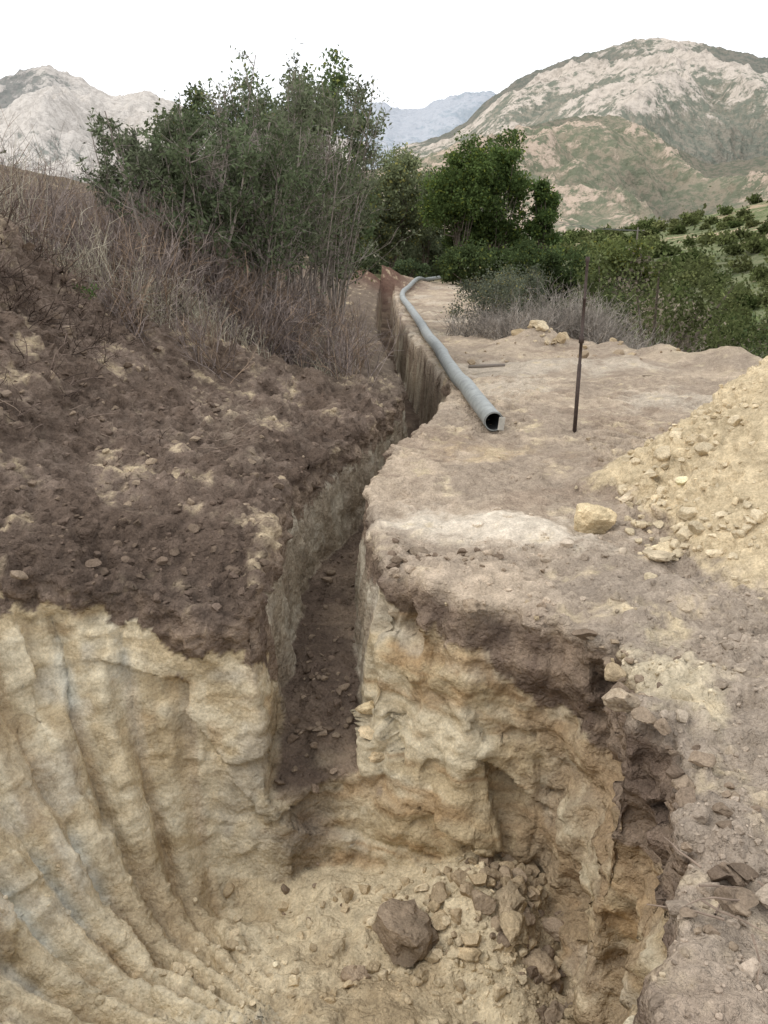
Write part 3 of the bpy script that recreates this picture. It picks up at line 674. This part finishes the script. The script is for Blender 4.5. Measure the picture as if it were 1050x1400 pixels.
mA=hill_mat('mountain_rock',(.54,.465,.38),(.35,.295,.23),(.125,.135,.083),(.235,.205,.14),HAZE_TINT,.17,.5,.735,26,.05)
mL=hill_mat('mountain_rock_left',(.59,.53,.455),(.40,.35,.29),(.18,.18,.135),(.28,.25,.20),HAZE_TINT,.25,.6,.69,22)
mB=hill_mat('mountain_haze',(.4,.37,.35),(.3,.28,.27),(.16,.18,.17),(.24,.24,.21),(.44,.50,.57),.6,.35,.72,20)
mC=hill_mat('hill_chaparral',(.46,.355,.265),(.34,.26,.18),(.115,.125,.062),(.235,.195,.125),HAZE_TINT,.12,1.0,.785,12,.05)
mD=hill_mat('hill_green',(.38,.29,.19),(.30,.235,.15),(.105,.13,.05),(.19,.195,.10),HAZE_TINT,.05,4,.80,2)
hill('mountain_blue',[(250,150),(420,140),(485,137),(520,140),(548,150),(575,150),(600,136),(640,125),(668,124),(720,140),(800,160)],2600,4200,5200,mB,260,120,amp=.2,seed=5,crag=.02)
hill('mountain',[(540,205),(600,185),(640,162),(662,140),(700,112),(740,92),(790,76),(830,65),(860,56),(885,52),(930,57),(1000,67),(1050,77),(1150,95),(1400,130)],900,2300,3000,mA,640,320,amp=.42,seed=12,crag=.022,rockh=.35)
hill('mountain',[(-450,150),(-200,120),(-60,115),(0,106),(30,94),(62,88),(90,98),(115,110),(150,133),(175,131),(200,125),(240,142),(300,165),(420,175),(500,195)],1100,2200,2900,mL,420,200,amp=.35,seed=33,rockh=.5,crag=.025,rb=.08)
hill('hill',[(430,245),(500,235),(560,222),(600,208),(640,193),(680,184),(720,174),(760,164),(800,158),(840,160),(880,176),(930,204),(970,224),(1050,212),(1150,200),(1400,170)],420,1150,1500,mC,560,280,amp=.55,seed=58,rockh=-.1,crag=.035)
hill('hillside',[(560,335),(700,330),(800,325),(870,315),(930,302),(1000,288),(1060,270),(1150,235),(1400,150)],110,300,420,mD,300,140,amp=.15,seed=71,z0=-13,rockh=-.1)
items=[];rr=np.random.default_rng(95)
hs=[o for o in bpy.data.objects if o.name=='hillside'][0]
hvs=np.empty(len(hs.data.vertices)*3,np.float32);hs.data.vertices.foreach_get('co',hvs);hvs=hvs.reshape(-1,3)
sel=hvs[(hvs[:,1]<330)&(hvs[:,0]>10)]
for i in rr.choice(len(sel),480,replace=False):
    x,y,z=sel[i];g=rr.random();lc=(np.array([.085,.115,.04])*(1-g)+np.array([.19,.205,.085])*g)
    H=rr.uniform(1.3,4.2);items.append((x,y,z-.5,H,H*1.6,lc))
woodland('hillside_bushes',items,96,per=56,leaf=.3)
def sky_pt(u,v,Yd):
    a,e=el(u,v);return np.array([a*Yd,Yd,2+e*Yd])
# overhead service wires between two poles standing in the trees
M_WIRE=simple_mat('wire_dark',(.16,.16,.16),.6)
M_WD=simple_mat('weathered_wood',(.2,.17,.14),.85)
pa=sky_pt(470,222,74);pb=sky_pt(872,313,125)
def pole(x,y,ztop):
    z0_=-11
    pv_,pf_=tubes([[x,y,z0_],[x-1.0,y,ztop-.4]],[[x,y,ztop],[x+1.0,y,ztop-.4]],[.16,.06],[.11,.06],8)
    return make_mesh('utility_pole',pv_,pf_,[M_WD])
pole(pa[0],pa[1],pa[2]+.2);pole(pb[0],pb[1],pb[2]+.2)
S0=[];S1=[]
for off in (-.9,.9):
    tt=np.linspace(0,1,31)[:,None];q=pa*(1-tt)+pb*tt;q[:,0]+=off;q[:,2]-=(4*tt*(1-tt)*1.2)[:,0]+.2
    S0.append(q[:-1]);S1.append(q[1:])
S0=np.concatenate(S0);S1=np.concatenate(S1);wv,wf=tubes(S0,S1,np.full(len(S0),.022),np.full(len(S0),.022),4)
make_mesh('power_line',wv,wf,[M_WIRE])

# ------------------------------------------------------------------ pipe
M_PIPE=simple_mat('pipe_gray',(.31,.325,.31),.6,0,9,.65,1.2,.001);M_PIN=simple_mat('pipe_inside',(.05,.05,.05),.8)
def sweep(path,ro,ri=None,k=24):
    path=np.array(path,float);n=len(path);T=np.gradient(path,axis=0);T/=np.linalg.norm(T,axis=1)[:,None]
    up_=np.array([0,0,1.]);u=np.cross(T,up_);u/=np.linalg.norm(u,axis=1)[:,None];w_=np.cross(u,T)
    an=np.arange(k)*2*math.pi/k
    o=u[:,None]*np.cos(an)[None,:,None]+w_[:,None]*np.sin(an)[None,:,None]
    ro=np.broadcast_to(ro,(n,));v=(path[:,None]+o*ro[:,None,None]).reshape(-1,3)
    i=np.arange(n-1)[:,None]*k;j=np.arange(k);jn=(j+1)%k
    f=np.stack([i+j,i+jn,i+jn+k,i+j+k],-1).reshape(-1,4);mi=np.zeros(len(f),int)
    if ri:
        v2=(path[:,None]+o*ri).reshape(-1,3);N=len(v);f2=f[:,::-1]+N
        c1=np.stack([j,j+N,jn+N,jn],-1);e=(n-1)*k;c2=np.stack([e+j,e+jn,e+jn+N,e+j+N],-1)
        v=np.concatenate([v,v2]);mi=np.concatenate([mi,np.ones(len(f2),int),np.zeros(2*k,int)]);f=np.concatenate([f,f2,c1,c2])
    return v,f,mi
ctrl=np.array([[1.24,9.35],[1.17,10.5],[1.12,12],[1.08,14],[1.05,16.3],[.98,20],[.9,26],[.78,31],[.75,35.6],[1.0,41],[1.7,47],[2.9,53],[4.4,58]])
tt=np.linspace(0,len(ctrl)-1,150)
def cr(P,t):
    i=np.clip(np.floor(t).astype(int),0,len(P)-2);f=(t-i)[:,None]
    g=lambda k:P[np.clip(i+k,0,len(P)-1)]
    p0,p1,p2,p3=g(-1),g(0),g(1),g(2)
    return .5*((2*p1)+(-p0+p2)*f+(2*p0-5*p1+4*p2-p3)*f*f+(-p0+3*p1-3*p2+p3)*f**3)
pp=cr(ctrl,tt);pz=base(pp[:,0],pp[:,1]);kk=np.hanning(15);kk/=kk.sum();pz=np.convolve(np.pad(pz,7,mode='edge'),kk,'valid')+.135
pz[-30:]=np.maximum(pz[-30:],.25)
path=np.column_stack([pp,pz])
v,f,mi=sweep(path,.108,.097)
pv=[v];pf=[f];pm=[mi];o=len(v)
L_=np.concatenate([[0],np.cumsum(np.linalg.norm(np.diff(path,axis=0),axis=1))])
for s0 in [.0]+list(np.arange(6.1,48,6.1)):
    a=np.stack([np.interp(np.linspace(s0,s0+.16,5),L_,path[:,c]) for c in range(3)],1)
    v,f,mi=sweep(a,[.110,.118,.12,.118,.110] if s0>0 else [.114,.114,.114,.114,.110],None);pv.append(v);pf.append(f+o);pm.append(mi);o+=len(v)
pipe=make_mesh('pipe',np.concatenate(pv),np.concatenate(pf),[M_PIPE,M_PIN],smooth=True,matidx=np.concatenate(pm))
def box(name,c,s_,mat,rot=(0,0,0),parent=None,bev=.004):
    bm=bmesh.new();bmesh.ops.create_cube(bm,size=1);bmesh.ops.scale(bm,vec=s_,verts=bm.verts)
    bmesh.ops.bevel(bm,geom=bm.edges[:],offset=bev,segments=1,affect='EDGES')
    me=bpy.data.meshes.new(name);bm.to_mesh(me);bm.free();me.materials.append(mat)
    ob=bpy.data.objects.new(name,me);scene.collection.objects.link(ob);ob.location=c;ob.rotation_euler=rot
    if parent: ob.parent=parent
    return ob
M_TAG=simple_mat('pale_label',(.45,.43,.38),.7)
box('end_tag',(1.315,9.28,path[0,2]-.01),(.07,.012,.15),M_TAG,(0,.1,.1),pipe)
# ------------------------------------------------------------------ rod
M_ROD=simple_mat('rusty_steel',(.07,.05,.042),.7,.4,30,.6,1.4)
px,py=2.18,9.46;pz0=hz(px,py)
def lathe(name,prof,loc,mat,k=14,rot=(0,0,0),parent=None):
    an=np.arange(k)*2*math.pi/k;v=[]
    for z,r_ in prof: v+= [(r_*math.cos(a),r_*math.sin(a),z) for a in an]
    v=np.array(v);n=len(prof);i=np.arange(n-1)[:,None]*k;j=np.arange(k);jn=(j+1)%k
    f=np.stack([i+j,i+jn,i+jn+k,i+j+k],-1).reshape(-1,4)
    ob=make_mesh(name,v,f,[mat],smooth=True);ob.location=loc;ob.rotation_euler=rot
    if parent: ob.parent=parent
    return ob
lathe('steel_survey_rod',[(-.2,.001),(-.2,.023),(.75,.023),(.752,.018),(.98,.018),(.982,.03),(1.06,.03),(1.062,.018),(1.45,.018),(1.452,.021),(1.47,.021),(1.472,.016),(1.83,.016),(1.86,.024),(1.9,.022),(1.9,.001)],(px,py,pz0),M_ROD,rot=(0,math.radians(.4),0))
M_Y=simple_mat('yellow_paint',(.6,.42,.05),.6)
x,y=7.0,15.9
lathe('marker_stake',[(-.2,.001),(-.2,.015),(.62,.015),(.64,.008),(.64,.001)],(x,y,hz(x,y)),M_Y,rot=(.1,.25,0))
lathe('wooden_stick',[(0,.001),(0,.028),(.3,.03),(.62,.024),(.62,.001)],(1.42,14.2,hz(1.5,14.2)+.08),M_WD,rot=(0,math.radians(88),math.radians(5)))

# ------------------------------------------------------------------ world, sun, camera
w=bpy.data.worlds.new('World');scene.world=w;w.use_nodes=True;nt=w.node_tree;nt.nodes.clear()
sky=nd(nt,'ShaderNodeTexSky',sky_type='NISHITA');sky.sun_disc=False
SE,SA=math.radians(50),math.radians(250)
sky.sun_elevation=SE;sky.sun_rotation=SA;sky.dust_density=3;sky.air_density=1
mx=nd(nt,'ShaderNodeMix',data_type='RGBA');mx.inputs[0].default_value=.85;mx.inputs[7].default_value=(15.4,15.6,16.1,1)
nt.links.new(sky.outputs[0],mx.inputs[6])
bg=nd(nt,'ShaderNodeBackground');bg.inputs[1].default_value=.1;nt.links.new(mx.outputs[2],bg.inputs[0])
wo=nd(nt,'ShaderNodeOutputWorld');nt.links.new(bg.outputs[0],wo.inputs[0])
sd=bpy.data.lights.new('sun','SUN');sd.energy=1.0;sd.angle=math.radians(24);sd.color=(1,.95,.87)
so=bpy.data.objects.new('sun',sd);scene.collection.objects.link(so)
dv=Vector((math.sin(SA)*math.cos(SE),math.cos(SA)*math.cos(SE),math.sin(SE)))
so.rotation_euler=dv.to_track_quat('Z','Y').to_euler();so.location=dv*50
cd=bpy.data.cameras.new('camera');cam=bpy.data.objects.new('camera',cd);scene.collection.objects.link(cam)
cam.location=(0,0,2);cam.rotation_euler=(math.radians(90-17.4),0,0)
cd.sensor_fit='VERTICAL';cd.sensor_height=24;cd.lens=24*1150/1400;cd.clip_start=.05;cd.clip_end=20000
scene.camera=cam
scene.view_settings.view_transform='Standard';scene.view_settings.look='None';scene.view_settings.exposure=0
print('TIMES',t_near,t_rock,t_tree,time.time()-T0)
